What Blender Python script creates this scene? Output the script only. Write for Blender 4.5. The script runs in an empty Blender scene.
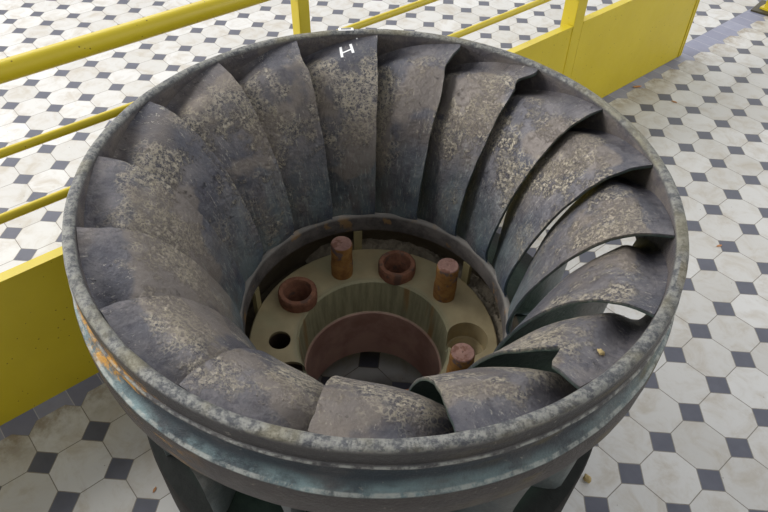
import bpy, bmesh, math, random
from mathutils import Vector, Matrix, noise
from mathutils.bvhtree import BVHTree

S = 0.17                      # one floor tile (17 cm) in metres
random.seed(7)
scene = bpy.context.scene
COL = scene.collection
PI = math.pi

# ------------------------------------------------------------------ helpers
def link(o, parent=None):
    COL.objects.link(o)
    if parent is not None:
        o.parent = parent
    return o

def mesh_obj(name, verts, faces, mat=None, parent=None, smooth=True, sharp=None):
    me = bpy.data.meshes.new(name)
    me.from_pydata([tuple(v) for v in verts], [], faces)
    me.validate()
    bm = bmesh.new(); bm.from_mesh(me)
    bmesh.ops.recalc_face_normals(bm, faces=bm.faces)
    bm.to_mesh(me); bm.free()
    if smooth:
        for p in me.polygons: p.use_smooth = True
        if sharp is not None:
            me.set_sharp_from_angle(angle=math.radians(sharp))
    if mat: me.materials.append(mat)
    return link(bpy.data.objects.new(name, me), parent)

def empty(name, loc=(0, 0, 0)):
    o = bpy.data.objects.new(name, None); COL.objects.link(o)
    o.location = loc; o.empty_display_size = 0.1
    return o

def tag(o, label, cat, group=None):
    o['label'] = label; o['category'] = cat
    if group: o['group'] = group

def lathe(profile, segs, closed=True, wob=0.0, wscale=2.0):
    vs, fs = [], []
    n = len(profile)
    for i in range(segs):
        a = 2 * PI * i / segs
        for (r, z) in profile:
            rr, zz = r, z
            if wob:
                q = Vector((math.cos(a) * r * wscale, math.sin(a) * r * wscale, z * wscale))
                rr += wob * noise.noise(q); zz += wob * 0.8 * noise.noise(q + Vector((9, 3, 1)))
            vs.append((rr * math.cos(a) * S, rr * math.sin(a) * S, zz * S))
    for i in range(segs):
        j = (i + 1) % segs
        for k in range(n if closed else n - 1):
            l = (k + 1) % n
            fs.append((i * n + k, j * n + k, j * n + l, i * n + l))
    return vs, fs

def box_vf(x0, x1, y0, y1, z0, z1):
    v = [(x, y, z) for z in (z0, z1) for y in (y0, y1) for x in (x0, x1)]
    f = [(0, 2, 3, 1), (4, 5, 7, 6), (0, 1, 5, 4), (2, 6, 7, 3), (0, 4, 6, 2), (1, 3, 7, 5)]
    return v, f

def box(name, x0, x1, y0, y1, z0, z1, mat, parent, bev=0.0):
    v, f = box_vf(x0 * S, x1 * S, y0 * S, y1 * S, z0 * S, z1 * S)
    o = mesh_obj(name, v, f, mat, parent, smooth=False)
    if bev:
        bm = bmesh.new(); bm.from_mesh(o.data)
        bmesh.ops.bevel(bm, geom=bm.edges[:], offset=bev * S, segments=2, affect='EDGES', profile=0.7)
        bm.to_mesh(o.data); bm.free()
    return o

def tube_y(name, x, z, r, y0, y1, mat, parent, seg=20):
    vs, fs = [], []
    for y in (y0, y1):
        for i in range(seg):
            a = 2 * PI * i / seg
            vs.append(((x + r * math.cos(a)) * S, y * S, (z + r * math.sin(a)) * S))
    for i in range(seg):
        j = (i + 1) % seg
        fs.append((i, j, seg + j, seg + i))
    fs.append(tuple(range(seg))); fs.append(tuple(range(seg, 2 * seg)))
    return mesh_obj(name, vs, fs, mat, parent, sharp=40)

# ------------------------------------------------------------------ node helper
class NT:
    def __init__(self, name):
        self.m = bpy.data.materials.new(name); self.m.use_nodes = True
        self.t = self.m.node_tree; self.N = self.t.nodes; self.L = self.t.links
        self.b = self.N['Principled BSDF']
    def node(self, typ, **kw):
        n = self.N.new(typ)
        for k, v in kw.items(): setattr(n, k, v)
        return n
    def put(self, sock, v):
        if isinstance(v, (int, float)): sock.default_value = v
        elif isinstance(v, tuple):
            sock.default_value = v if len(v) == len(sock.default_value) else tuple(v) + (1,)
        else: self.L.new(v, sock)
    def math(self, op, a, b=0.0, c=0.0):
        n = self.node('ShaderNodeMath', operation=op)
        self.put(n.inputs[0], a); self.put(n.inputs[1], b); self.put(n.inputs[2], c)
        return n.outputs[0]
    def mix(self, f, a, b, blend='MIX'):
        n = self.node('ShaderNodeMix', data_type='RGBA', blend_type=blend)
        self.put(n.inputs[0], f); self.put(n.inputs[6], a); self.put(n.inputs[7], b)
        return n.outputs[2]
    def mixf(self, f, a, b):
        n = self.node('ShaderNodeMix', data_type='FLOAT')
        self.put(n.inputs[0], f); self.put(n.inputs[2], a); self.put(n.inputs[3], b)
        return n.outputs[0]
    def ramp(self, v, a, b, smooth=True):
        n = self.node('ShaderNodeMapRange', clamp=True)
        n.interpolation_type = 'SMOOTHSTEP' if smooth else 'LINEAR'
        self.put(n.inputs[0], v); n.inputs[1].default_value = a; n.inputs[2].default_value = b
        return n.outputs[0]
    def coord(self):
        return self.node('ShaderNodeTexCoord').outputs['Object']
    def scale(self, vec, s, off=(0, 0, 0)):
        n = self.node('ShaderNodeMapping')
        self.put(n.inputs[0], vec); n.inputs['Scale'].default_value = s if isinstance(s, tuple) else (s, s, s)
        n.inputs['Location'].default_value = off
        return n.outputs[0]
    def noise(self, vec, sc, det=4, rough=0.55, dist=0.0):
        n = self.node('ShaderNodeTexNoise')
        self.put(n.inputs['Vector'], vec); n.inputs['Scale'].default_value = sc
        n.inputs['Detail'].default_value = det; n.inputs['Roughness'].default_value = rough
        n.inputs['Distortion'].default_value = dist
        return n.outputs[0]
    def voro(self, vec, sc, feat='DISTANCE_TO_EDGE'):
        n = self.node('ShaderNodeTexVoronoi', feature=feat)
        self.put(n.inputs['Vector'], vec); n.inputs['Scale'].default_value = sc
        return n.outputs['Distance']
    def sep(self, v):
        n = self.node('ShaderNodeSeparateXYZ'); self.put(n.inputs[0], v); return n.outputs
    def attr(self, name):
        return self.node('ShaderNodeAttribute', attribute_name=name).outputs['Fac']
    def bump(self, h, strength=0.3, dist=0.01):
        n = self.node('ShaderNodeBump'); n.inputs['Strength'].default_value = strength
        n.inputs['Distance'].default_value = dist
        self.put(n.inputs['Height'], h); self.L.new(n.outputs[0], self.b.inputs['Normal'])
    def fin(self, col, rough=0.5, metal=0.0, spec=0.5):
        self.put(self.b.inputs['Base Color'], col); self.put(self.b.inputs['Roughness'], rough)
        self.put(self.b.inputs['Metallic'], metal); self.put(self.b.inputs['Specular IOR Level'], spec)
        return self.m

def rgb(r, g, b):
    f = lambda c: (c / 255 / 12.92) if c / 255 <= 0.04045 else ((c / 255 + 0.055) / 1.055) ** 2.4
    return (f(r), f(g), f(b), 1.0)

# ------------------------------------------------------------------ materials
def mat_floor():
    m = NT('cement_tiles')
    p = m.scale(m.coord(), 1 / S)
    X, Y, Z = m.sep(p)
    far = m.math('LESS_THAN', X, -8.653)
    # the field of tiles past the dark border has its own lay
    xs = m.math('ADD', X, m.math('MULTIPLY', far, 0.653))
    ys = m.math('ADD', Y, m.math('MULTIPLY', far, 0.322))
    wob = m.math('MULTIPLY', m.math('SUBTRACT', m.noise(p, 1.3, 2), 0.5), 0.02)
    xs = m.math('ADD', xs, wob)
    rx = m.math('ROUND', xs); ry = m.math('ROUND', ys)
    dx = m.math('ABSOLUTE', m.math('SUBTRACT', xs, rx)); dy = m.math('ABSOLUTE', m.math('SUBTRACT', ys, ry))
    man = m.math('ADD', dx, dy)
    dot = m.math('LESS_THAN', man, 0.282)
    gd = m.math('LESS_THAN', m.math('ABSOLUTE', m.math('SUBTRACT', man, 0.286)), 0.012)
    ge = m.math('MULTIPLY', m.math('LESS_THAN', m.math('MINIMUM', dx, dy), 0.009), m.math('GREATER_THAN', man, 0.286))
    grout = m.math('MAXIMUM', gd, ge)
    # per-tile tone
    wn = m.node('ShaderNodeTexWhiteNoise', noise_dimensions='2D')
    cx = m.node('ShaderNodeCombineXYZ')
    m.put(cx.inputs[0], m.math('FLOOR', xs)); m.put(cx.inputs[1], m.math('FLOOR', ys))
    m.put(wn.inputs['Vector'], cx.outputs[0])
    tone = wn.outputs['Value']
    white = m.mix(tone, rgb(184, 182, 179), rgb(201, 200, 199))
    dirt = m.ramp(m.noise(p, 1.7, 8, 0.66, 0.6), 0.42, 0.75)
    white = m.mix(m.math('MULTIPLY', dirt, 0.6), white, rgb(160, 147, 128))
    sm = m.ramp(m.noise(m.scale(p, (3, 9, 1)), 1.2, 6, 0.7), 0.55, 0.8)
    white = m.mix(m.math('MULTIPLY', sm, 0.30), white, rgb(140, 128, 112))
    spk = m.math('LESS_THAN', m.voro(p, 2.6, 'F1'), 0.035)
    white = m.mix(m.math('MULTIPLY', spk, 0.6), white, rgb(70, 62, 52))
    # worn brown grime along the foot of the railing
    gr = m.math('MULTIPLY', m.ramp(X, -6.9, -8.0), m.ramp(m.noise(p, 2.2, 6, 0.7), 0.35, 0.65))
    gr = m.math('MULTIPLY', gr, m.math('GREATER_THAN', X, -8.3))
    white = m.mix(m.math('MULTIPLY', gr, 0.75), white, rgb(116, 98, 70))
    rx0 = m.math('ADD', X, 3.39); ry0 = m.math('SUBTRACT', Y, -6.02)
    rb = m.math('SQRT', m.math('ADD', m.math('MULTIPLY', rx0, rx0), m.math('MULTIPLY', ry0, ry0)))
    hub_patch = m.ramp(m.math('ADD', rb, m.math('MULTIPLY', m.noise(p, 2, 5), 0.4)), 1.9, 1.4)  # mask for a darker round patch of floor inside the hub bore
    white = m.mix(m.math('MULTIPLY', hub_patch, 0.85), white, m.mix(m.noise(p, 2, 6, 0.7), rgb(58, 54, 46), rgb(94, 88, 74)))
    dark = m.mix(m.noise(p, 3, 5), rgb(70, 72, 84), rgb(98, 99, 111))
    col = m.mix(dot, white, dark)
    gcol = m.mix(m.noise(p, 5, 3), rgb(96, 90, 84), rgb(146, 140, 132))
    col = m.mix(grout, col, gcol)
    # dark border band
    band = m.math('MULTIPLY', m.math('LESS_THAN', X, m.mixf(dot, -7.94, -7.6)), m.math('GREATER_THAN', X, -8.653))
    yb = m.math('ADD', Y, 0.56)
    yb = m.math('MULTIPLY', yb, 1 / 0.635)
    jb = m.math('LESS_THAN', m.math('ABSOLUTE', m.math('SUBTRACT', yb, m.math('ROUND', yb))), 0.014)
    wn2 = m.node('ShaderNodeTexWhiteNoise', noise_dimensions='1D')
    m.put(wn2.inputs['W'], m.math('FLOOR', yb))
    bcol = m.mix(wn2.outputs['Value'], rgb(126, 128, 148), rgb(152, 154, 172))
    bcol = m.mix(m.math('MULTIPLY', m.noise(p, 4, 6), 0.5), bcol, rgb(98, 98, 114))
    bcol = m.mix(jb, bcol, rgb(166, 165, 172))
    col = m.mix(band, col, bcol)
    h = m.math('SUBTRACT', 1.0, m.math('MAXIMUM', grout, m.math('MULTIPLY', band, jb)))
    m.bump(m.math('ADD', m.math('MULTIPLY', h, 0.5), m.math('MULTIPLY', m.noise(p, 2.5, 4), 0.3)), 0.25, 0.004)
    return m.fin(col, m.mixf(m.noise(p, 3, 4), 0.42, 0.65), 0.0, 0.4)

def mat_yellow():
    m = NT('yellow_paint')
    p = m.scale(m.coord(), 1 / S)
    c = m.mix(m.noise(p, 0.9, 5), rgb(186, 165, 22), rgb(206, 186, 40))
    sp = m.math('MULTIPLY', m.math('LESS_THAN', m.voro(p, 6.5, 'F1'), m.math('MULTIPLY', m.noise(p, 1.5, 3), 0.16)), 0.75)
    c = m.mix(sp, c, rgb(88, 70, 20))
    sc = m.ramp(m.noise(m.scale(p, (3, 1.2, 3)), 2.2, 6, 0.7), 0.66, 0.76)
    c = m.mix(m.math('MULTIPLY', sc, 0.4), c, rgb(120, 96, 24))
    m.bump(m.noise(p, 9, 4), 0.08, 0.004)
    return m.fin(c, m.mixf(m.noise(p, 4, 3), 0.3, 0.5), 0.0, 0.5)

def mat_blade():
    m = NT('weathered_bronze_blade')
    p = m.scale(m.coord(), 1 / S)
    s = m.attr('span'); t = m.attr('chord')
    oi = m.node('ShaderNodeObjectInfo')
    cv = m.node('ShaderNodeCombineXYZ'); m.put(cv.inputs[0], s); m.put(cv.inputs[1], t); m.put(cv.inputs[2], m.math('MULTIPLY', oi.outputs['Random'], 37.0))
    along = lambda a, b: m.scale(cv.outputs[0], (a, b, 1))
    base = m.mix(m.ramp(m.noise(p, 1.3, 6, 0.62), 0.3, 0.7), rgb(70, 71, 80), rgb(112, 108, 110))
    base = m.mix(m.math('MULTIPLY', m.ramp(m.noise(p, 5.0, 9, 0.78), 0.45, 0.66), 0.8), base, rgb(58, 57, 68))
    base = m.mix(m.math('MULTIPLY', m.ramp(m.noise(p, 0.8, 4, 0.6), 0.48, 0.66), 0.6), base, rgb(106, 97, 90))
    grime = m.ramp(m.noise(along(5, 26), 1.0, 8, 0.75), 0.5, 0.7)
    base = m.mix(m.math('MULTIPLY', grime, 0.6), base, rgb(56, 54, 60))
    # green-blue patina toward the inner ring
    pat = m.math('MULTIPLY', m.ramp(s, 0.5, 0.95), m.ramp(m.noise(m.scale(p, (2.2, 2.2, .9)), 1.2, 7, 0.7), 0.32, 0.62))
    base = m.mix(m.math('MULTIPLY', pat, 0.9), base, rgb(112, 128, 132))
    base = m.mix(m.math('MULTIPLY', m.math('MULTIPLY', m.ramp(s, 0.72, 1.0), m.ramp(t, 0.28, 0.0)), 0.75), base, rgb(66, 84, 112))
    # tan mineral scale, thickest over the shoulder
    zone = m.math('MULTIPLY', m.ramp(s, 0.02, 0.2), m.ramp(s, 0.9, 0.4))
    big = m.ramp(m.math('ADD', m.noise(p, 1.25, 7, 0.7), m.math('MULTIPLY', m.math('SUBTRACT', zone, 0.5), 0.16)), 0.525, 0.64)
    fine = m.ramp(m.noise(p, 19.0, 9, 0.85), 0.46, 0.52)
    pore = m.ramp(m.voro(p, 15.0, 'F1'), 0.20, 0.36)
    tan = m.math('MULTIPLY', big, m.math('MULTIPLY', fine, m.mixf(0.7, 1.0, pore)))
    tanc = m.mix(m.noise(p, 2.4, 4), rgb(186, 176, 154), rgb(158, 150, 140))
    col = m.mix(m.math('MULTIPLY', m.math('MULTIPLY', big, m.math('SUBTRACT', 1.0, fine)), 0.45), base, rgb(52, 52, 66))
    col = m.mix(m.math('MULTIPLY', tan, 0.8), col, tanc)
    # pale flecks everywhere
    fk = m.ramp(m.noise(along(26, 60), 1.0, 7, 0.8), 0.57, 0.64)
    fk = m.math('MULTIPLY', fk, m.ramp(m.noise(p, 2.0, 5, 0.6), 0.42, 0.6))
    col = m.mix(m.math('MULTIPLY', fk, 0.7), col, rgb(186, 180, 166))
    # smooth brown-grey cake in places
    cake = m.ramp(m.math('ADD', m.noise(p, 0.7, 4, 0.5), m.math('MULTIPLY', m.math('SUBTRACT', zone, 0.6), 0.2)), 0.56, 0.60)
    col = m.mix(m.math('MULTIPLY', cake, 0.55), col, rgb(128, 118, 108))
    # crackle
    wv = m.node('ShaderNodeVectorMath', operation='ADD'); nz = m.node('ShaderNodeTexNoise'); m.put(nz.inputs['Vector'], p); nz.inputs['Scale'].default_value = 6.0
    sc_ = m.node('ShaderNodeVectorMath', operation='SCALE'); m.put(sc_.inputs[0], nz.outputs['Color']); sc_.inputs['Scale'].default_value = 0.14
    m.put(wv.inputs[0], p); m.put(wv.inputs[1], sc_.outputs[0])
    ck = m.voro(wv.outputs[0], 17.0)
    crack = m.math('MULTIPLY', m.ramp(ck, 0.16, 0.05), m.ramp(m.noise(p, 1.2, 3), 0.5, 0.58))
    crack = m.math('MULTIPLY', m.math('MULTIPLY', crack, zone), m.ramp(m.noise(p, 7, 4), .4, .6))
    col = m.mix(m.math('MULTIPLY', crack, 0.55), col, rgb(172, 163, 142))
    # scratches down the blade
    st = m.math('MULTIPLY', m.ramp(m.noise(along(18, 34), 1.0, 6, 0.8), 0.55, 0.63), m.ramp(s, 0.42, 0.7))
    col = m.mix(m.math('MULTIPLY', st, 0.6), col, rgb(146, 150, 146))
    pit = m.ramp(m.noise(p, 5.5, 5, 0.7), 0.62, 0.72)
    col = m.mix(m.math('MULTIPLY', pit, 0.6), col, rgb(44, 42, 46))
    hgt = m.math('ADD', m.math('MULTIPLY', m.noise(p, 4.5, 8, 0.7), 0.8), m.math('MULTIPLY', tan, 0.35))
    hgt = m.math('SUBTRACT', hgt, m.math('MULTIPLY', pit, 0.3))
    m.bump(hgt, 0.7, 0.012)
    # pressure side: dark green
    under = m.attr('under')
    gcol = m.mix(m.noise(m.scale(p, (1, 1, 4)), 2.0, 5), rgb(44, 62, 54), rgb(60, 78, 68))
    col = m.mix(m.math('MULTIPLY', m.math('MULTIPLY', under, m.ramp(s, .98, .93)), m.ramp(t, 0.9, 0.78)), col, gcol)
    col = m.mix(m.math('MULTIPLY', m.ramp(t, 0.72, 0.95), 0.7), col, m.mix(m.noise(p, 3, 6, 0.7), rgb(62, 70, 68), rgb(116, 122, 122)))
    return m.fin(col, m.mixf(m.noise(p, 3, 5), 0.38, 0.62), 0.4, 0.5)

def mat_band():
    m = NT('weathered_bronze_band')
    p = m.scale(m.coord(), 1 / S)
    X, Y, Z = m.sep(p)
    base = m.mix(m.ramp(m.noise(p, 1.6, 7, 0.7), 0.3, 0.7), rgb(60, 60, 64), rgb(90, 87, 86))
    # groove: teal patina, plus painted shading from dark top to pale lip
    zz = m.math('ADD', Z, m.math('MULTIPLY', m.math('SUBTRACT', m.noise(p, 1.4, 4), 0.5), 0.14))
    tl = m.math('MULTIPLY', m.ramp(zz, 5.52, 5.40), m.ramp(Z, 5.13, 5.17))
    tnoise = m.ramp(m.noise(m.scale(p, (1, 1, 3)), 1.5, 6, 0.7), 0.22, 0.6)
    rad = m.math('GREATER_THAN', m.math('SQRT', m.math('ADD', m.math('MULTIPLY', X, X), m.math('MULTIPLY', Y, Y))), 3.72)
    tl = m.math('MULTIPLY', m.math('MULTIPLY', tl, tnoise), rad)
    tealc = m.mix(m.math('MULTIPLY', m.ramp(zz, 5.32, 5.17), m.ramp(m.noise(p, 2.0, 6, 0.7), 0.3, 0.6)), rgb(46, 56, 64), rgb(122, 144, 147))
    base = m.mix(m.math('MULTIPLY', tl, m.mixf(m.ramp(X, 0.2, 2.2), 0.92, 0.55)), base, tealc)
    # lower ring brown
    lw = m.math('MULTIPLY', m.ramp(Z, 5.17, 5.14), rad)
    base = m.mix(m.math('MULTIPLY', lw, 0.9), base, m.mix(m.noise(p, 2.5, 6, 0.7), rgb(46, 43, 44), rgb(74, 67, 63)))
    # rim top: pale, speckled, green tint
    tp = m.ramp(Z, 5.84, 5.885)
    rimc = m.mix(m.ramp(m.noise(p, 13.0, 8, 0.75), 0.4, 0.6), rgb(72, 74, 79), rgb(136, 136, 131))
    rimc = m.mix(m.math('MULTIPLY', m.ramp(m.noise(p, 0.9, 4), 0.5, 0.62), 0.5), rimc, rgb(128, 120, 88))
    base = m.mix(m.math('MULTIPLY', tp, 0.9), base, rimc)
    face = m.math('MULTIPLY', m.math('MULTIPLY', m.ramp(Z, 5.65, 5.67), m.ramp(Z, 5.86, 5.82)), rad)
    base = m.mix(m.math('MULTIPLY', face, 0.75), base, rgb(56, 54, 54))  # vertical face below the rim darkened, its shade painted into the colour
    # orange rust runs on the left flank
    ru = m.math('MULTIPLY', m.ramp(m.noise(m.scale(p, (1, 1, 9)), 0.9, 5, 0.6), 0.52, 0.58), m.ramp(X, -1.6, -2.6))
    ru = m.math('MULTIPLY', m.math('MULTIPLY', ru, rad), m.math('MULTIPLY', m.ramp(Y, 0.2, -0.6), m.ramp(Z, 5.86, 5.7)))
    base = m.mix(m.math('MULTIPLY', m.math('MULTIPLY', ru, m.ramp(m.noise(p, 6, 6, .75), .4, .55)), 0.9), base, rgb(184, 134, 44))
    ol = m.math('MULTIPLY', m.ramp(m.noise(m.scale(p, (1, 1, 5)), 1.1, 5), 0.5, 0.66), m.math('MULTIPLY', m.ramp(X, 0.4, 1.6), rad))
    base = m.mix(m.math('MULTIPLY', ol, 0.4), base, rgb(112, 98, 52))
    # inside wall: brownish purple
    ins = m.math('MULTIPLY', m.math('SUBTRACT', 1.0, rad), m.ramp(Z, 5.88, 5.8))
    base = m.mix(m.math('MULTIPLY', ins, 0.8), base, m.mix(m.ramp(m.noise(p, 2.2, 7, 0.7), 0.35, 0.65), rgb(74, 70, 76), rgb(112, 104, 98)))
    fl = m.ramp(m.noise(p, 10, 6, 0.75), 0.62, 0.7)
    base = m.mix(m.math('MULTIPLY', fl, 0.45), base, rgb(170, 164, 150))
    rd = m.math('MAXIMUM', m.ramp(m.math('ABSOLUTE', m.math('SUBTRACT', Z, 5.632)), 0.02, 0.008), m.ramp(m.math('ABSOLUTE', m.math('SUBTRACT', Z, 5.172)), 0.02, 0.008))
    rd = m.math('MULTIPLY', m.math('MULTIPLY', rd, rad), m.ramp(m.noise(p, 7, 7, 0.75), 0.4, 0.58))
    base = m.mix(m.math('MULTIPLY', rd, 0.7), base, rgb(168, 170, 164))
    m.bump(m.math('ADD', m.noise(p, 6.0, 8, 0.75), m.math('MULTIPLY', m.noise(p, 20.0, 5, 0.7), .5)), 0.55, 0.012)
    return m.fin(base, m.mixf(m.noise(p, 3, 5), 0.36, 0.6), 0.4, 0.5)

def mat_crown():
    m = NT('patinated_bronze_crown')
    p = m.scale(m.coord(), 1 / S)
    X, Y, Z = m.sep(p)
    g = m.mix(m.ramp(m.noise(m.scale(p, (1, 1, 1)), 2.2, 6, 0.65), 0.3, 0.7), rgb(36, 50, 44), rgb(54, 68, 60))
    g = m.mix(m.ramp(m.math('SQRT', m.math('ADD', m.math('MULTIPLY', X, X), m.math('MULTIPLY', Y, Y))), 3.2, 3.55), g, m.mix(m.noise(p, 3, 5), rgb(22, 25, 24), rgb(40, 42, 40)))  # outer ring darkened: shade under the band painted into the colour
    lip = m.mix(m.ramp(m.noise(p, 2.6, 7, 0.7), 0.3, 0.7), rgb(66, 63, 63), rgb(106, 101, 98))
    lip = m.mix(m.math('MULTIPLY', m.ramp(m.noise(p, 3.3, 5), 0.58, 0.66), 0.7), lip, rgb(138, 108, 70))
    lip = m.mix(m.math('MULTIPLY', m.ramp(Z, 3.22, 3.28), 0.5), lip, rgb(150, 146, 140))  # lip top painted paler to stand in for the light it catches
    col = m.mix(m.ramp(Z, 2.5, 2.85), g, lip)
    gro = m.math('MULTIPLY', m.ramp(Z, 2.95, 2.85), m.math('LESS_THAN', m.math('SQRT', m.math('ADD', m.math('MULTIPLY', X, X), m.math('MULTIPLY', Y, Y))), 2.405))
    col = m.mix(gro, col, m.mix(m.noise(p, 5, 6, 0.7), rgb(60, 52, 40), rgb(104, 94, 78)))
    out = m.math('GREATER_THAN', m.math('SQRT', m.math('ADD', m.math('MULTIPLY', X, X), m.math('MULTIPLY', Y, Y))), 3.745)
    col = m.mix(out, col, m.mix(m.noise(p, 2.5, 6, 0.7), rgb(24, 23, 22), rgb(42, 40, 38)))  # outer side near black, the same painted shade
    m.bump(m.noise(p, 5.0, 8, 0.7), 0.4, 0.012)
    return m.fin(col, 0.75, 0.05, 0.2)

def mat_hub():
    m = NT('machined_hub_steel')
    p = m.scale(m.coord(), 1 / S)
    X, Y, Z = m.sep(p)
    c = m.mix(m.ramp(m.noise(p, 1.4, 6, 0.6), 0.3, 0.7), rgb(160, 144, 110), rgb(184, 168, 132))
    c = m.mix(m.math('MULTIPLY', m.ramp(m.noise(p, 0.8, 4), 0.45, 0.65), 0.55), c, rgb(156, 154, 122))
    rr = m.math('SQRT', m.math('ADD', m.math('MULTIPLY', X, X), m.math('MULTIPLY', Y, Y)))
    bore = m.math('MULTIPLY', m.math('LESS_THAN', rr, 1.26), m.ramp(Z, 2.44, 2.40))
    ang = m.math('ARCTAN2', Y, X)
    cv = m.node('ShaderNodeCombineXYZ'); m.put(cv.inputs[0], m.math('MULTIPLY', ang, 6.0)); m.put(cv.inputs[2], m.math('MULTIPLY', Z, 0.5))
    streak = m.ramp(m.noise(cv.outputs[0], 2.0, 6, 0.7), 0.35, 0.65)
    bc = m.mix(streak, rgb(146, 144, 116), rgb(178, 174, 140))
    bc = m.mix(m.math('MULTIPLY', m.ramp(m.noise(m.scale(cv.outputs[0], (.35, 1, .3)), 1.4, 3), 0.62, 0.7), 0.6), bc, rgb(160, 112, 52))
    c = m.mix(bore, c, bc)
    low = m.math('MULTIPLY', bore, m.ramp(Z, 1.68, 1.63))
    lc = m.mix(m.ramp(m.noise(p, 1.5, 5, 0.6), 0.35, 0.65), rgb(168, 130, 118), rgb(200, 162, 148))
    lc = m.mix(m.ramp(Z, 0.5, 0.15), lc, rgb(140, 134, 98))
    c = m.mix(low, c, lc)
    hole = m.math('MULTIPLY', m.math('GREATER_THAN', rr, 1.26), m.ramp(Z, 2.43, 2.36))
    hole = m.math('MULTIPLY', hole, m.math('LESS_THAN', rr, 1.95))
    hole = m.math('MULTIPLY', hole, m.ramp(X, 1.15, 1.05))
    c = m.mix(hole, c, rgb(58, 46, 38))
    ed = m.math('MULTIPLY', m.ramp(rr, 1.36, 1.27), m.ramp(Z, 2.36, 2.44))
    c = m.mix(m.math('MULTIPLY', ed, 0.4), c, rgb(140, 142, 118))
    m.bump(m.noise(p, 7, 5), 0.1, 0.004)
    return m.fin(c, 0.5, 0.15, 0.4)

def mat_rust(name, a, b, patch):
    m = NT(name)
    p = m.scale(m.coord(), 1 / S)
    X, Y, Z = m.sep(p)
    c = m.mix(m.ramp(m.noise(p, 6, 7, 0.7), 0.3, 0.7), a, b)
    c = m.mix(m.math('MULTIPLY', m.ramp(m.noise(p, 4.0, 5, 0.6), 0.55, 0.62), 0.8), c, patch)
    geo = m.node('ShaderNodeNewGeometry')
    m.bump(m.noise(p, 14, 6, 0.7), 0.6, 0.006)
    return m.fin(c, 0.85, 0.0, 0.25)

def plain(name, col, col2, rough=0.7, sc=4.0):
    m = NT(name); p = m.scale(m.coord(), 1 / S)
    c = m.mix(m.noise(p, sc, 5, 0.65), col, col2)
    m.bump(m.noise(p, sc * 2, 4), 0.2, 0.004)
    return m.fin(c, rough)

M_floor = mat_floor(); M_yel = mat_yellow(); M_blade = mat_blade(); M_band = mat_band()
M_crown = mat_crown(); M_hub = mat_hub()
M_stud = mat_rust('rusty_stud', rgb(128, 88, 50), rgb(164, 122, 68), rgb(92, 84, 88))
M_studtop = mat_rust('rusty_stud_end', rgb(132, 100, 92), rgb(158, 124, 112), rgb(112, 76, 62))
M_bush = mat_rust('rusty_bush', rgb(116, 78, 62), rgb(148, 104, 82), rgb(96, 78, 70))
M_white = plain('white_paint', rgb(225, 225, 225), rgb(245, 245, 245))
M_grey = plain('grey_print', rgb(90, 90, 95), rgb(130, 130, 132))
M_rib = plain('ochre_spacer', rgb(120, 112, 80), rgb(150, 138, 100))
M_debris = plain('dry_debris', rgb(74, 64, 50), rgb(160, 150, 132), 0.9, 7.0)
M_chip = plain('tan_stone', rgb(120, 100, 64), rgb(190, 170, 118), 0.8, 10.0)
M_peb = plain('pale_stone', rgb(196, 190, 172), rgb(226, 222, 210), 0.8, 8.0)
M_leaf = plain('dead_leaf', rgb(150, 96, 58), rgb(196, 146, 100), 0.8, 8.0)
M_steel = plain('dark_steel_plate', rgb(44, 40, 30), rgb(74, 66, 40), 0.6)
M_conc = plain('wall_plaster', rgb(200, 198, 190), rgb(215, 212, 205), 0.9)

# ------------------------------------------------------------------ floor
def floor():
    x0, x1, y0, y1 = -45, 25, -60, 60
    v, f = box_vf(x0 * S, x1 * S, y0 * S, y1 * S, -0.2, 0.0)
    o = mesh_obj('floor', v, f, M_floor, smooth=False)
    o['kind'] = 'structure'
floor()

# ------------------------------------------------------------------ hall walls (out of the frame; their windows light the room)
def wall(name, axis, at, lo, hi, wins, sill, head, top):
    vs, fs = [], []
    def add(a0, a1, z0, z1):
        n = len(vs)
        v, f = box_vf(at, at + .3, a0, a1, z0, z1) if axis == 'x' else box_vf(a0, a1, at, at + .3, z0, z1)
        vs.extend(v); fs.extend([tuple(i + n for i in q) for q in f])
    add(lo, hi, 0, sill); add(lo, hi, head, top)
    e = [lo] + [q for w_ in wins for q in w_] + [hi]
    for i in range(0, len(e), 2): add(e[i], e[i + 1], sill, head)
    o = mesh_obj(name, vs, fs, M_conc, smooth=False); o['kind'] = 'structure'
WL = [(-9.6, -7.2), (-6.6, -4.2), (-3.6, -1.2), (-.6, 1.8), (2.4, 4.8), (5.4, 7.8)]
wall('wall_left', 'x', -7.4, -10.2, 10.2, WL, 2.6, 7.4, 8.4)
WR = [(3.2, 5.6), (6.4, 8.8)]
wall('wall_right', 'x', 6.6, -10.2, 10.2, WR, 2.6, 7.4, 8.4)
wall('wall_back', 'y', 9.9, -7.1, 6.6, [(-5.6, -3.2), (-2.4, 0.0), (.8, 3.2)], 2.6, 7.4, 8.4)

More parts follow.
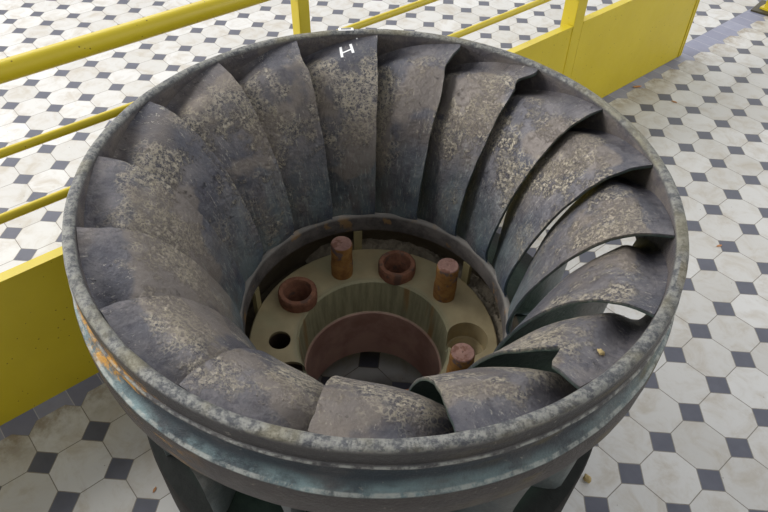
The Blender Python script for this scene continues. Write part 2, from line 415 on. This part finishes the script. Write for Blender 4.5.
# ------------------------------------------------------------------ railing
RX = -8.25
rail = empty('railing', (RX * S, 0, 0))
tag(rail, 'yellow painted tubular railing with solid kick panels behind the turbine runner', 'railing')
rail_inv = Matrix.Translation((RX * S, 0, 0)).inverted()
def R(o):
    o.matrix_parent_inverse = rail_inv; return o
def rail_parts():
    xr = RX - 0.22
    R(tube_y('top_rail', xr, 6.40, 0.155, -16.0, 12.0, M_yel, rail, 28))
    R(tube_y('middle_rail', xr, 5.20, 0.070, -16.0, 12.0, M_yel, rail))
    R(tube_y('middle_rail', xr, 4.12, 0.076, -16.0, 12.0, M_yel, rail))
    for (ya, yb) in ((-16.0, 4.80), (5.28, 11.88)):
        # sheet with its folded top edge
        v, f = box_vf(RX * S - .006, RX * S, ya * S, yb * S, 0.015 * S, 3.10 * S)
        k = R(mesh_obj('kick_panel', v, f, M_yel, rail, smooth=False))
        c = mesh_obj('top_flange', *box_vf((RX - .20) * S, (RX + .012) * S, ya * S, yb * S, 3.10 * S, 3.155 * S), M_yel, k, smooth=False)
        if yb > 10:
            mesh_obj('end_flange', *box_vf((RX - .18) * S, (RX + .012) * S, (yb - .001) * S, (yb + .05) * S, 0.015 * S, 3.155 * S), M_yel, k, smooth=False)
            mesh_obj('edge_strip', *box_vf(RX * S, (RX + .025) * S, (yb - .17) * S, (yb - .13) * S, 0.015 * S, 3.1 * S), M_yel, k, smooth=False)
    for (ya, yb) in ((-3.88, -3.64), (4.83, 5.25), (11.45, 11.85)):
        if yb > 11:
            R(box('post', RX - .45, RX - .03, ya, yb, 0.0, 6.5, M_yel, rail, 0.02))
        else:
            R(box('post', RX - (.42 if ya > 0 else .34), RX + (.015 if ya > 0 else -.09), ya, yb, 0.0, 6.38, M_yel, rail, 0.02))
rail_parts()

gp = empty('gate_post', (-8.02 * S, 18.1 * S, 0))
tag(gp, 'yellow post on a dark steel foot plate at the far right border band', 'post')
b = mesh_obj('foot_plate', *box_vf(-.62 * S, .62 * S, -.62 * S, .62 * S, 0, .07 * S), M_steel, gp, smooth=False)
b.rotation_euler.z = math.radians(8)
mesh_obj('post', *box_vf(-.25 * S, .25 * S, -.25 * S, .25 * S, .07 * S, 6.6 * S), M_yel, gp, smooth=False)
mesh_obj('weld_collar', *box_vf(-.36 * S, .36 * S, -.36 * S, .36 * S, .07 * S, .14 * S), M_yel, gp, smooth=False)

# ------------------------------------------------------------------ turbine runner
ZB = 5.9                                    # rim height over the runner's own base
O = Vector((-3.6488, -5.9324, 6.0)) * S
ex = Vector((0.6468797, 0.76239318, -0.01741494)); ey = Vector((-0.76128962, 0.64694059, 0.04365763))
en = Vector((0.04455071, -0.01498342, 0.99889476))
runner = empty('turbine_runner')
RM = Matrix((ex, ey, en)).transposed().to_4x4()
RM.translation = O - en * (ZB * S)
runner.matrix_world = RM
tag(runner, 'large weathered bronze water turbine runner with curved blades standing on the tiled floor', 'turbine runner')

def P(r, z, a):
    return Vector((r * math.cos(a) * S, r * math.sin(a) * S, (z + ZB) * S))

# outer band
bp = [(3.72, 0.0), (3.775, -.004), (3.803, -.022), (3.812, -.05), (3.815, -.14), (3.817, -.245), (3.842, -.262), (3.845, -.285),
      (3.80, -.315), (3.775, -.37), (3.765, -.45), (3.77, -.55), (3.795, -.63), (3.84, -.69), (3.885, -.725), (3.905, -.735),
      (3.915, -.76), (3.92, -.95), (3.915, -1.18), (3.89, -1.21), (3.72, -1.21), (3.685, -1.17), (3.67, -.9), (3.655, -.5), (3.655, -.15), (3.662, -.05), (3.68, -.012)]
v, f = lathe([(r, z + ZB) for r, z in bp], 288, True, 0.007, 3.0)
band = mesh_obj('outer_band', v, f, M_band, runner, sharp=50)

# crown
def bez(p, t):
    u = 1 - t
    return (u**3 * p[0][0] + 3*u*u*t * p[1][0] + 3*u*t*t * p[2][0] + t**3 * p[3][0],
            u**3 * p[0][1] + 3*u*u*t * p[1][1] + 3*u*t*t * p[2][1] + t**3 * p[3][1])
CB = [(2.115, -2.615), (2.2, -3.5), (3.0, -3.75), (3.75, -3.78)]
cp = [(2.03, -2.67), (2.045, -2.625), (2.08, -2.605)] + [bez(CB, i / 16) for i in range(17)]
cp += [(3.77, -3.82), (3.77, -4.95), (3.70, -5.02), (2.06, -5.02), (2.06, -3.85), (2.33, -3.8), (2.33, -3.55), (2.25, -3.3), (2.14, -3.06), (2.045, -2.99), (2.03, -2.95)]
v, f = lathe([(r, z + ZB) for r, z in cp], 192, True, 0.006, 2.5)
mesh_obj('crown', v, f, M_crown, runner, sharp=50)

# hub with its bolt holes
BR = 1.54
def make_hub():
    hp = [(2.02, -3.45), (1.27, -3.45), (1.235, -3.49), (1.19, -4.24), (1.155, -4.27), (1.135, -5.45), (1.17, -5.5), (1.75, -5.55), (1.75, -5.9), (2.04, -5.9), (2.04, -3.47)]
    v, f = lathe([(r, z + ZB) for r, z in hp], 144, True)
    o = mesh_obj('hub_flange', v, f, M_hub, runner, sharp=35)
    cut = []
    def cutter(a, r0, r1, z0, z1):
        bm = bmesh.new()
        bmesh.ops.create_cone(bm, cap_ends=True, segments=40, radius1=r0 * S, radius2=r1 * S, depth=(z1 - z0) * S)
        bmesh.ops.translate(bm, verts=bm.verts, vec=P(BR, (z0 + z1) / 2, math.radians(a)))
        me = bpy.data.meshes.new('cut'); bm.to_mesh(me); bm.free()
        c = bpy.data.objects.new('cut', me); COL.objects.link(c); c.matrix_world = RM; cut.append(c)
    for a in (148.6, 75.2, -68.0, -106.0): cutter(a, .27, .27, -4.9, -3.3)
    cutter(-176.5, .18, .18, -4.9, -3.3); cutter(-147.0, .19, .19, -4.9, -3.3); cutter(-147.0, .33, .33, -3.62, -3.3)
    cutter(0.0, .165, .165, -5.0, -3.3); cutter(0.0, .325, .345, -3.80, -3.40)
    cutter(0.0, .16, .30, -4.02, -3.79)
    bpy.context.view_layer.update()
    for c in cut:
        md = o.modifiers.new('b', 'BOOLEAN'); md.operation = 'DIFFERENCE'; md.solver = 'EXACT'; md.object = c
    dg = bpy.context.evaluated_depsgraph_get()
    me = bpy.data.meshes.new_from_object(o.evaluated_get(dg))
    o.modifiers.clear(); o.data = me
    for c in cut:
        d = c.data; bpy.data.objects.remove(c); bpy.data.meshes.remove(d)
    for p in me.polygons: p.use_smooth = True
    me.set_sharp_from_angle(angle=math.radians(35))
    return o
make_hub()

# studs and bushes in the hub
def stud(a, h, lean=0.0):
    c = P(BR, 0, math.radians(a))
    segs = 28
    prof = [(.185, -3.60), (.192, -3.40), (.195, -3.17), (.184, -3.14), (.186, -3.10), (.182, -3.08), (.186, -3.04), (.182, -3.0), (.187, -2.92),
            (.186, -3.45 + h - .03), (.178, -3.45 + h - .005)]
    vs, fs = [], []
    for i in range(segs):
        t = 2 * PI * i / segs
        for r, z in prof:
            rr = r + .008 * noise.noise(Vector((math.cos(t) * 2, math.sin(t) * 2, z * 6 + a)))
            vs.append((c.x + rr * math.cos(t) * S + lean * (z + 3.45) * S, c.y + rr * math.sin(t) * S, (z + ZB) * S))
    n = len(prof)
    for i in range(segs):
        j = (i + 1) % segs
        for k in range(n - 1): fs.append((i * n + k, j * n + k, j * n + k + 1, i * n + k + 1))
    fs.append(tuple(i * n for i in range(segs)))
    o = mesh_obj('stud', vs, fs, M_stud, runner, sharp=45)
    o['label'] = 'rusty orange threaded stud'
    # its sawn end
    vs = [(c.x + .178 * math.cos(2*PI*i/segs) * S + lean*h*S, c.y + .178 * math.sin(2*PI*i/segs) * S, (-3.45 + h - .006 + ZB) * S) for i in range(segs)]
    vs += [(c.x + .165 * math.cos(2*PI*i/segs) * S + lean*h*S, c.y + .165 * math.sin(2*PI*i/segs) * S, (-3.45 + h + .008 + ZB) * S) for i in range(segs)]
    vs += [(c.x + .02 * math.cos(2*PI*i/segs) * S + lean*h*S, c.y + .02 * math.sin(2*PI*i/segs) * S, (-3.45 + h + .010 + ZB) * S) for i in range(segs)]
    vs += [(c.x + lean*h*S, c.y, (-3.45 + h - .02 + ZB) * S)]
    fs = []
    for q in (0, 1):
        for i in range(segs):
            j = (i + 1) % segs
            fs.append((q*segs+i, q*segs+j, (q+1)*segs+j, (q+1)*segs+i))
    for i in range(segs): fs.append((2*segs+i, 2*segs+(i+1) % segs, 3*segs))
    mesh_obj('stud_end', vs, fs, M_studtop, o, sharp=40)
stud(112.3, .74); stud(38.0, .75); stud(-31.0, .73)
def bush(a, ztop=-3.24):
    c = P(BR, 0, math.radians(a)); segs = 40
    prof = [(.235, -4.4), (.235, ztop - .02), (.247, ztop), (.312, ztop), (.330, ztop - .02), (.335, -3.35), (.332, -3.47), (.26, -3.47), (.255, -4.4)]
    n = len(prof); vs, fs = [], []
    for i in range(segs):
        t = 2 * PI * i / segs
        for r, z in prof:
            rr = r + .008 * noise.noise(Vector((math.cos(t) * 3, math.sin(t) * 3, z * 5 + a)))
            vs.append((c.x + rr * math.cos(t) * S, c.y + rr * math.sin(t) * S, (z + ZB) * S))
    for i in range(segs):
        j = (i + 1) % segs
        for k in range(n): fs.append((i*n+k, j*n+k, j*n+(k+1) % n, i*n+(k+1) % n))
    o = mesh_obj('bush', vs, fs, M_bush, runner, sharp=45)
    o['label'] = 'rusty brown ring bush'
for a in (148.6, 75.2, -68.0, -106.0): bush(a)

# spacers between hub and crown lip, and the debris in the groove
for a in (99.0, 163.5, 38.5, -22.0):
    r_ = math.radians(a); d = Vector((math.cos(r_), math.sin(r_), 0)); tt = Vector((-d.y, d.x, 0))
    vs = []
    for z in (-3.86, -2.99):
        for q, w in ((2.03, .075), (2.10, .075)):
            qq = q if z < -3 else q - .005
            for sg in (-1, 1):
                vs.append((d * qq + tt * sg * w) * S + Vector((0, 0, (z + ZB) * S)))
    fs = [(0, 1, 3, 2), (4, 5, 7, 6), (0, 1, 5, 4), (2, 3, 7, 6), (0, 2, 6, 4), (1, 3, 7, 5)]
    mesh_obj('spacer', vs, fs, M_rib, runner, smooth=False)

def grit():
    vs, fs = [], []
    na, nr = 260, 10
    for i in range(na + 1):
        a = math.radians(-26 + 150 * i / na)
        env = min(1.0, i / 20, (na - i) / 20)
        for j in range(nr):
            q = j / (nr - 1); r = 2.035 + .30 * q
            z = -3.72 + env * (.16 + .16 * noise.noise(Vector((math.cos(a) * 3, math.sin(a) * 3, 1))) + .10 * noise.noise(Vector((math.cos(a) * 14, math.sin(a) * 14, q * 3))) + .05 * noise.noise(Vector((math.cos(a) * 45, math.sin(a) * 45, q * 9)))) + .12 * q * env
            vs.append(P(r, z, a))
    for i in range(na):
        for j in range(nr - 1):
            k = i * nr + j; fs.append((k, k + nr, k + nr + 1, k + 1))
    n = len(vs)
    vs += [P(2.035 + .30 * (j / (nr - 1)), -3.80, math.radians(-26 + 150 * i / na)) for i in range(na + 1) for j in range(nr)]
    fs += [tuple(n + q for q in reversed(f_)) for f_ in list(fs)]
    o = mesh_obj('grit', vs, fs, M_debris, runner, sharp=25)
    o['label'] = 'dry grey brown dirt and grit lying in the groove'; o['kind'] = 'stuff'
grit()

# blades
NB = 17
RC = [3.653, 3.036, 2.484, 2.085, 2.10]; ZC = [-.045, -.25, -.91, -1.914, -2.628]
def lag(v, s):
    out = 0.0
    for i in range(5):
        t = 1.0
        for j in range(5):
            if i != j: t *= (s - j / 4) / ((i - j) / 4)
        out += v[i] * t
    return out
TH0 = math.radians(111.9); WRAP = math.radians(39.8)
def LE(s):
    return (3.66 - .12 * s, -1.19 + (-3.79 + 1.19) * s)
def bandc(t): return (3.668 - .01 * t * t, -.045 - 1.145 * t)
def crownc(t):
    r, z = bez([(2.10, -2.63), (2.2, -3.5), (2.9, -3.76), (3.54, -3.79)], t); return (r, z)
def merid(s, t):
    T = (lag(RC, s), lag(ZC, s)); L = LE(s); out = []
    b0, b1, c0, c1 = bandc(0), bandc(1), crownc(0), crownc(1)
    bt, ct = bandc(t), crownc(t)
    for i in (0, 1):
        lin = (1 - s) * bt[i] + s * ct[i]
        tt = T[i] - ((1 - s) * b0[i] + s * c0[i]); ll = L[i] - ((1 - s) * b1[i] + s * c1[i])
        out.append(lin + tt * (1 - t) + ll * t)
    return out
def gfun(u, s):
    """how far along its meridian the blade has come after the share u of its wrap"""
    w = min(1.0, max(0.0, s / .22)); w = w * w * (3 - 2 * w)
    v = min(1.0, max(0.0, (s - .45) / .4)); v = v * v * (3 - 2 * v)
    b = .36 * (1 - w) + (.05 + .19 * v) * w; n = 2.4 * (1 - w) + (3.9 - 1.0 * v) * w
    return b * u + (1 - b) * max(u, 0.0) ** n
def edge_t(k, s):
    """worn trailing edge: where the blade's surface begins"""
    e = .010 * noise.noise(Vector((s * 5, k * 3.7, 0))) + .006 * noise.noise(Vector((s * 17, k * 5.1, 2)))
    if k == 2: e += -.022 * math.exp(-((s - .03) / .05)**2) + .018 * math.exp(-((s - .20) / .06)**2) - .012 * math.exp(-((s - .38) / .06)**2)
    if k == 3: e += -.030 * math.exp(-((s - .03) / .06)**2) + .030 * math.exp(-((s - .14) / .05)**2)
    if k == 0: e += .014 * math.exp(-((s - .16) / .05)**2)
    if k == 8:
        if .155 < s < .36:
            up = min(1.0, (s - .155) / .05); dn = min(1.0, (.36 - s) / .15)
            e += .135 * min(up, dn) + .022 * noise.noise(Vector((s * 70, 1, 1))) * min(up, dn)
    return e
# the blades were bent by hand: some fall away a little faster than others
DROP = {2: 1.3, 3: 1.25, 4: .9, 5: .8, 6: .72, 7: 1.3, 8: 1.4, 9: 1.3, 10: 1.5, 11: 1.2}
def make_blade(k):
    ns, nt = 56, 30
    th = TH0 - k * 2 * PI / NB
    ts = [i / (nt - 1) for i in range(nt)]
    ts = [1 - (1 - q) ** 1.2 for q in ts]
    Q = []
    for i in range(ns):
        s = i / (ns - 1); e = edge_t(k, s); row = []
        for q in ts:
            u = e + (1 - e) * q
            t = gfun(u, s); t *= 1 + (DROP.get(k, 1.0) - 1) * (1 - u) * min(1.0, s / .12) if u > 0 else 1
            r, z = merid(s, t)
            row.append((P(r, z, th + WRAP * u), s, u))
        Q.append(row)
    up, lo, sp, ch, un = [], [], [], [], []
    for i in range(ns):
        for j in range(nt):
            p = Q[i][j][0]
            du = Q[min(i + 1, ns - 1)][j][0] - Q[max(i - 1, 0)][j][0]
            dv = Q[i][min(j + 1, nt - 1)][0] - Q[i][max(j - 1, 0)][0]
            nn = du.cross(dv).normalized()
            s, t = Q[i][j][1], Q[i][j][2]
            if i == 0 and j == 0: pass
            # chord runs anticlockwise; the upper face looks up and inward
            ref = Vector((0, 0, 1)) - p.xy.normalized().to_3d() * 0.6
            if nn.dot(ref) < 0: nn = -nn
            q = ts[j]
            thk = .045 + .23 * max(t, 0.0) ** 1.5
            nose = 1.0 if q < .86 else math.sqrt(max(0.0, 1 - ((q - .86) / .14) ** 2))
            n1 = noise.noise(p * 9) * .012 + noise.noise(p * 30) * .005
            up.append(p + nn * (n1 * S - thk * .5 * (1 - nose) * S))
            lo.append(p - nn * (thk * .5 * (1 + nose) * S))
            sp.append(s); ch.append(t)
    V = up + lo; n0 = ns * nt
    F = []
    for i in range(ns - 1):
        for j in range(nt - 1):
            a, b_, c_, d_ = i*nt+j, (i+1)*nt+j, (i+1)*nt+j+1, i*nt+j+1
            F.append((a, b_, c_, d_)); F.append((n0+a, n0+d_, n0+c_, n0+b_))
        F.append((i*nt, n0+i*nt, n0+(i+1)*nt, (i+1)*nt))
        F.append((i*nt+nt-1, (i+1)*nt+nt-1, n0+(i+1)*nt+nt-1, n0+i*nt+nt-1))
    for j in range(nt - 1):
        F.append((j, j+1, n0+j+1, n0+j)); e_ = (ns-1)*nt
        F.append((e_+j, n0+e_+j, n0+e_+j+1, e_+j+1))
    o = mesh_obj('blade', V, F, M_blade, runner, sharp=60)
    me = o.data
    assert len(me.vertices) == 2 * n0
    for nm, vals in (('span', sp + sp), ('chord', ch + ch), ('under', [0.0] * n0 + [1.0] * n0)):
        at = me.attributes.new(nm, 'FLOAT', 'POINT'); at.data.foreach_set('value', vals)
    if k == 8: o['label'] = 'blade with a torn notch in its free edge'
    return o
blades = [make_blade(k) for k in range(NB)]

# ------------------------------------------------------------------ camera
cam_d = bpy.data.cameras.new('camera'); cam = bpy.data.objects.new('camera', cam_d); COL.objects.link(cam)
RT = Vector((0.64801034, 0.76152534, 0.01271865)); DN = Vector((0.53417779, -0.44252175, -0.72029757)); FW = Vector((-0.54289657, 0.47355429, -0.69354859))
CM = Matrix((RT, -DN, -FW)).transposed().to_4x4(); CM.translation = Vector((1.5628, -10.3722, 11.1462)) * S
cam.matrix_world = CM
cam_d.sensor_width = 36; cam_d.lens = 36 * 668.3286 / 768; cam_d.clip_start = 0.05; cam_d.clip_end = 200
scene.camera = cam

# ------------------------------------------------------------------ paint marks and stickers lying on surfaces
bpy.context.view_layer.update()
def surf(obj):
    me = obj.data
    return BVHTree.FromPolygons([v.co for v in me.vertices], [p.vertices for p in me.polygons])
RI = RM.inverted()
def hit(bvh, u, v_):
    d = RT * ((u - 384) / 668.3286) + DN * ((v_ - 256) / 668.3286) + FW
    o = RI @ CM.translation; dl = (RI.to_3x3() @ d).normalized()
    loc, nor, _, _ = bvh.ray_cast(o, dl)
    if loc is None: return None, None
    if nor.dot(dl) > 0: nor = -nor
    return loc, nor
def strip(bvh, pts, w, verts, faces, th=0.0012):
    """a brush stroke laid on the surface"""
    n = 0; base = len(verts)
    for i, (u, v_) in enumerate(pts):
        loc, nor = hit(bvh, u, v_)
        if loc is None: continue
        a = pts[max(i-1, 0)]; c = pts[min(i+1, len(pts)-1)]
        la, _ = hit(bvh, *a); lc, _ = hit(bvh, *c)
        if la is None or lc is None: continue
        d = (lc - la).normalized(); sd = nor.cross(d).normalized()
        for sg in (-1, 1):
            verts.append(loc + sd * sg * w + nor * th)
        for sg in (-1, 1):
            verts.append(loc + sd * sg * w - nor * .002)
        n += 1
    for i in range(n - 1):
        q = base + i * 4
        faces += [(q, q+1, q+5, q+4), (q, q+4, q+6, q+2), (q+1, q+3, q+7, q+5)]
    if n > 1:
        q = base; faces.append((q, q+2, q+3, q+1)); q = base + (n-1)*4; faces.append((q, q+1, q+3, q+2))
def seg(a, b, n=7): return [(a[0] + (b[0]-a[0]) * i / n, a[1] + (b[1]-a[1]) * i / n) for i in range(n + 1)]
bv = surf(blades[1])
vs, fs = [], []
strip(bv, seg((340.5, 47.5), (342.3, 57.5)), .0036, vs, fs)
strip(bv, seg((350.5, 44.5), (353.3, 53)), .0036, vs, fs)
strip(bv, seg((342.5, 53.2), (352.0, 49.2)), .0026, vs, fs)
o = mesh_obj('paint_mark', vs, fs, M_white, blades[1], smooth=False); o['label'] = 'white hand painted letter H'
vs, fs = [], []
strip(bv, seg((356.2, 38.8), (357.4, 38.4), 3), .003, vs, fs)
mesh_obj('paint_spot', vs, fs, M_white, blades[1], smooth=False)
bvb = surf(band)
vs, fs = [], []
strip(bvb, seg((338.3, 29.6), (353.4, 29.2), 8), .008, vs, fs, .001)
st = mesh_obj('sticker', vs, fs, M_white, runner, smooth=False); st['label'] = 'small white sticker'
vs, fs = [], []
strip(bvb, seg((341.0, 29.4), (350.8, 29.1), 6), .0032, vs, fs, .0022)
mesh_obj('printed_line', vs, fs, M_grey, st, smooth=False)

# ------------------------------------------------------------------ loose bits
def lump(name, loc, r, mat, seed, flat=0.6):
    bm = bmesh.new(); bmesh.ops.create_icosphere(bm, subdivisions=3, radius=1.0)
    for v in bm.verts:
        d = 1 + .35 * noise.noise(v.co * 1.4 + Vector((seed, 0, 0))) + .12 * noise.noise(v.co * 4 + Vector((0, seed, 0)))
        v.co = Vector((v.co.x * r * d, v.co.y * r * .8 * d, v.co.z * r * flat * d))
    mz = min(v.co.z for v in bm.verts)
    for v in bm.verts: v.co.z -= mz
    me = bpy.data.meshes.new(name); bm.to_mesh(me); bm.free()
    for p in me.polygons: p.use_smooth = True
    me.materials.append(mat)
    o = bpy.data.objects.new(name, me); COL.objects.link(o); o.location = loc
    return o
def leaf(loc, r, rz, label, seed):
    vs, fs = [], []
    n = 9
    for i in range(n):
        t = i / (n - 1); w = math.sin(PI * min(1, t * .92 + .04)) ** .8 * .38
        for q in (-1, -.4, .4, 1):
            x = (t - .5) * 2; y = q * w
            z = .22 * abs(q) * w * 2 + .16 * x * x + .05 * noise.noise(Vector((x * 3, y * 3, seed)))
            vs.append((x * r, y * r, z * r))
    nv = len(vs); mz = min(v[2] for v in vs)
    vs = [(x, y, z - mz + .0012) for x, y, z in vs]
    vs += [(x, y, z - .0010) for x, y, z in vs]
    for i in range(n - 1):
        for j in range(3):
            a = i*4+j; fs.append((a, a+1, a+5, a+4)); fs.append((nv+a, nv+a+4, nv+a+5, nv+a+1))
    for i in range(n - 1):
        fs.append((i*4, i*4+4, nv+i*4+4, nv+i*4)); fs.append((i*4+3, nv+i*4+3, nv+i*4+7, i*4+7))
    fs.append((0, nv, nv+1, 1)); fs.append((1, nv+1, nv+2, 2)); fs.append((2, nv+2, nv+3, 3))
    e = (n-1)*4
    for j in range(3): fs.append((e+j, e+j+1, nv+e+j+1, nv+e+j))
    o = mesh_obj('dead_leaf', vs, fs, M_leaf)
    o.location = (loc[0] * S, loc[1] * S, 0.0); o.rotation_euler.z = rz
    tag(o, label, 'leaf', 'dead leaf scraps on the floor')
    return o
o = lump('stone_chip', (-0.44 * S, -3.71 * S, 0), .0135, M_chip, 3.1)
tag(o, 'small tan stone chip on the white tile beside the front right of the runner', 'stone')
leaf((-7.95, 8.85), .026, 1.1, 'pinkish brown curled leaf scrap at the foot of the right yellow panel', 1)
leaf((-6.65, 8.97), .016, .3, 'tiny brown leaf scrap on a tile right of the yellow panel', 2)
leaf((-2.16, 3.83), .014, 1.2, 'small brown leaf scrap on a white tile right of the runner rim', 3)
leaf((-5.22, -9.70), .010, 2.2, 'small brown leaf scrap on a tile left below the runner', 4)
def on_blade(k, u, v_, r, mat, name, label, cat, seed):
    loc, nor = hit(surf(blades[k]), u, v_)
    if loc is None: return
    w = RM @ loc
    o = lump(name, w, r, mat, seed, .5)
    nw = RM.to_3x3() @ nor
    o.rotation_euler = nw.to_track_quat('Z', 'Y').to_euler()
    tag(o, label, cat)
on_blade(8, 600, 353.5, .0075, M_chip, 'stone_chip', 'small tan stone chip lying on the torn blade near the rim', 'stone', 5.2)

# ------------------------------------------------------------------ light
KEY, BACK = 300, 90
w = bpy.data.worlds.new('world'); scene.world = w; w.use_nodes = True
bg = w.node_tree.nodes['Background']; bg.inputs[0].default_value = (0.93, 0.96, 1.0, 1); bg.inputs[1].default_value = 0.5
def area(name, loc, target, sx, sy, energy, col=(1, 1, 1)):
    l = bpy.data.lights.new(name, 'AREA'); l.shape = 'RECTANGLE'; l.size = sx; l.size_y = sy; l.energy = energy; l.color = col
    o = bpy.data.objects.new(name, l); COL.objects.link(o); o.location = loc
    o.rotation_euler = (Vector(target) - Vector(loc)).to_track_quat('-Z', 'Y').to_euler()
    return o
for (a, b_), kw in zip(WL, (1.75, 1.6, .6, .4, .3, .3)):
    yy = (a + b_) / 2
    area('window_light', (-7.0, yy, 5.0), (-0.6, yy * .4 - .6, 0.6), 2.4, 4.6, KEY * kw, (1, .99, .965))
for (a, b_) in WR:
    area('window_light', (6.3, (a + b_) / 2, 5.0), (-1.4, 1.4, .3), 2.4, 4.6, 125, (.96, .98, 1))
for xx in (-4.4, -1.2, 2.0):
    area('window_light', (xx, 9.5, 5.0), (xx * .5 - .4, 2.0, 0.3), 2.4, 4.6, BACK, (.95, .98, 1))

vs_ = scene.view_settings
vs_.view_transform = 'Standard'; vs_.look = 'None'; vs_.gamma = 1.0; vs_.exposure = 0.0; vs_.use_curve_mapping = False
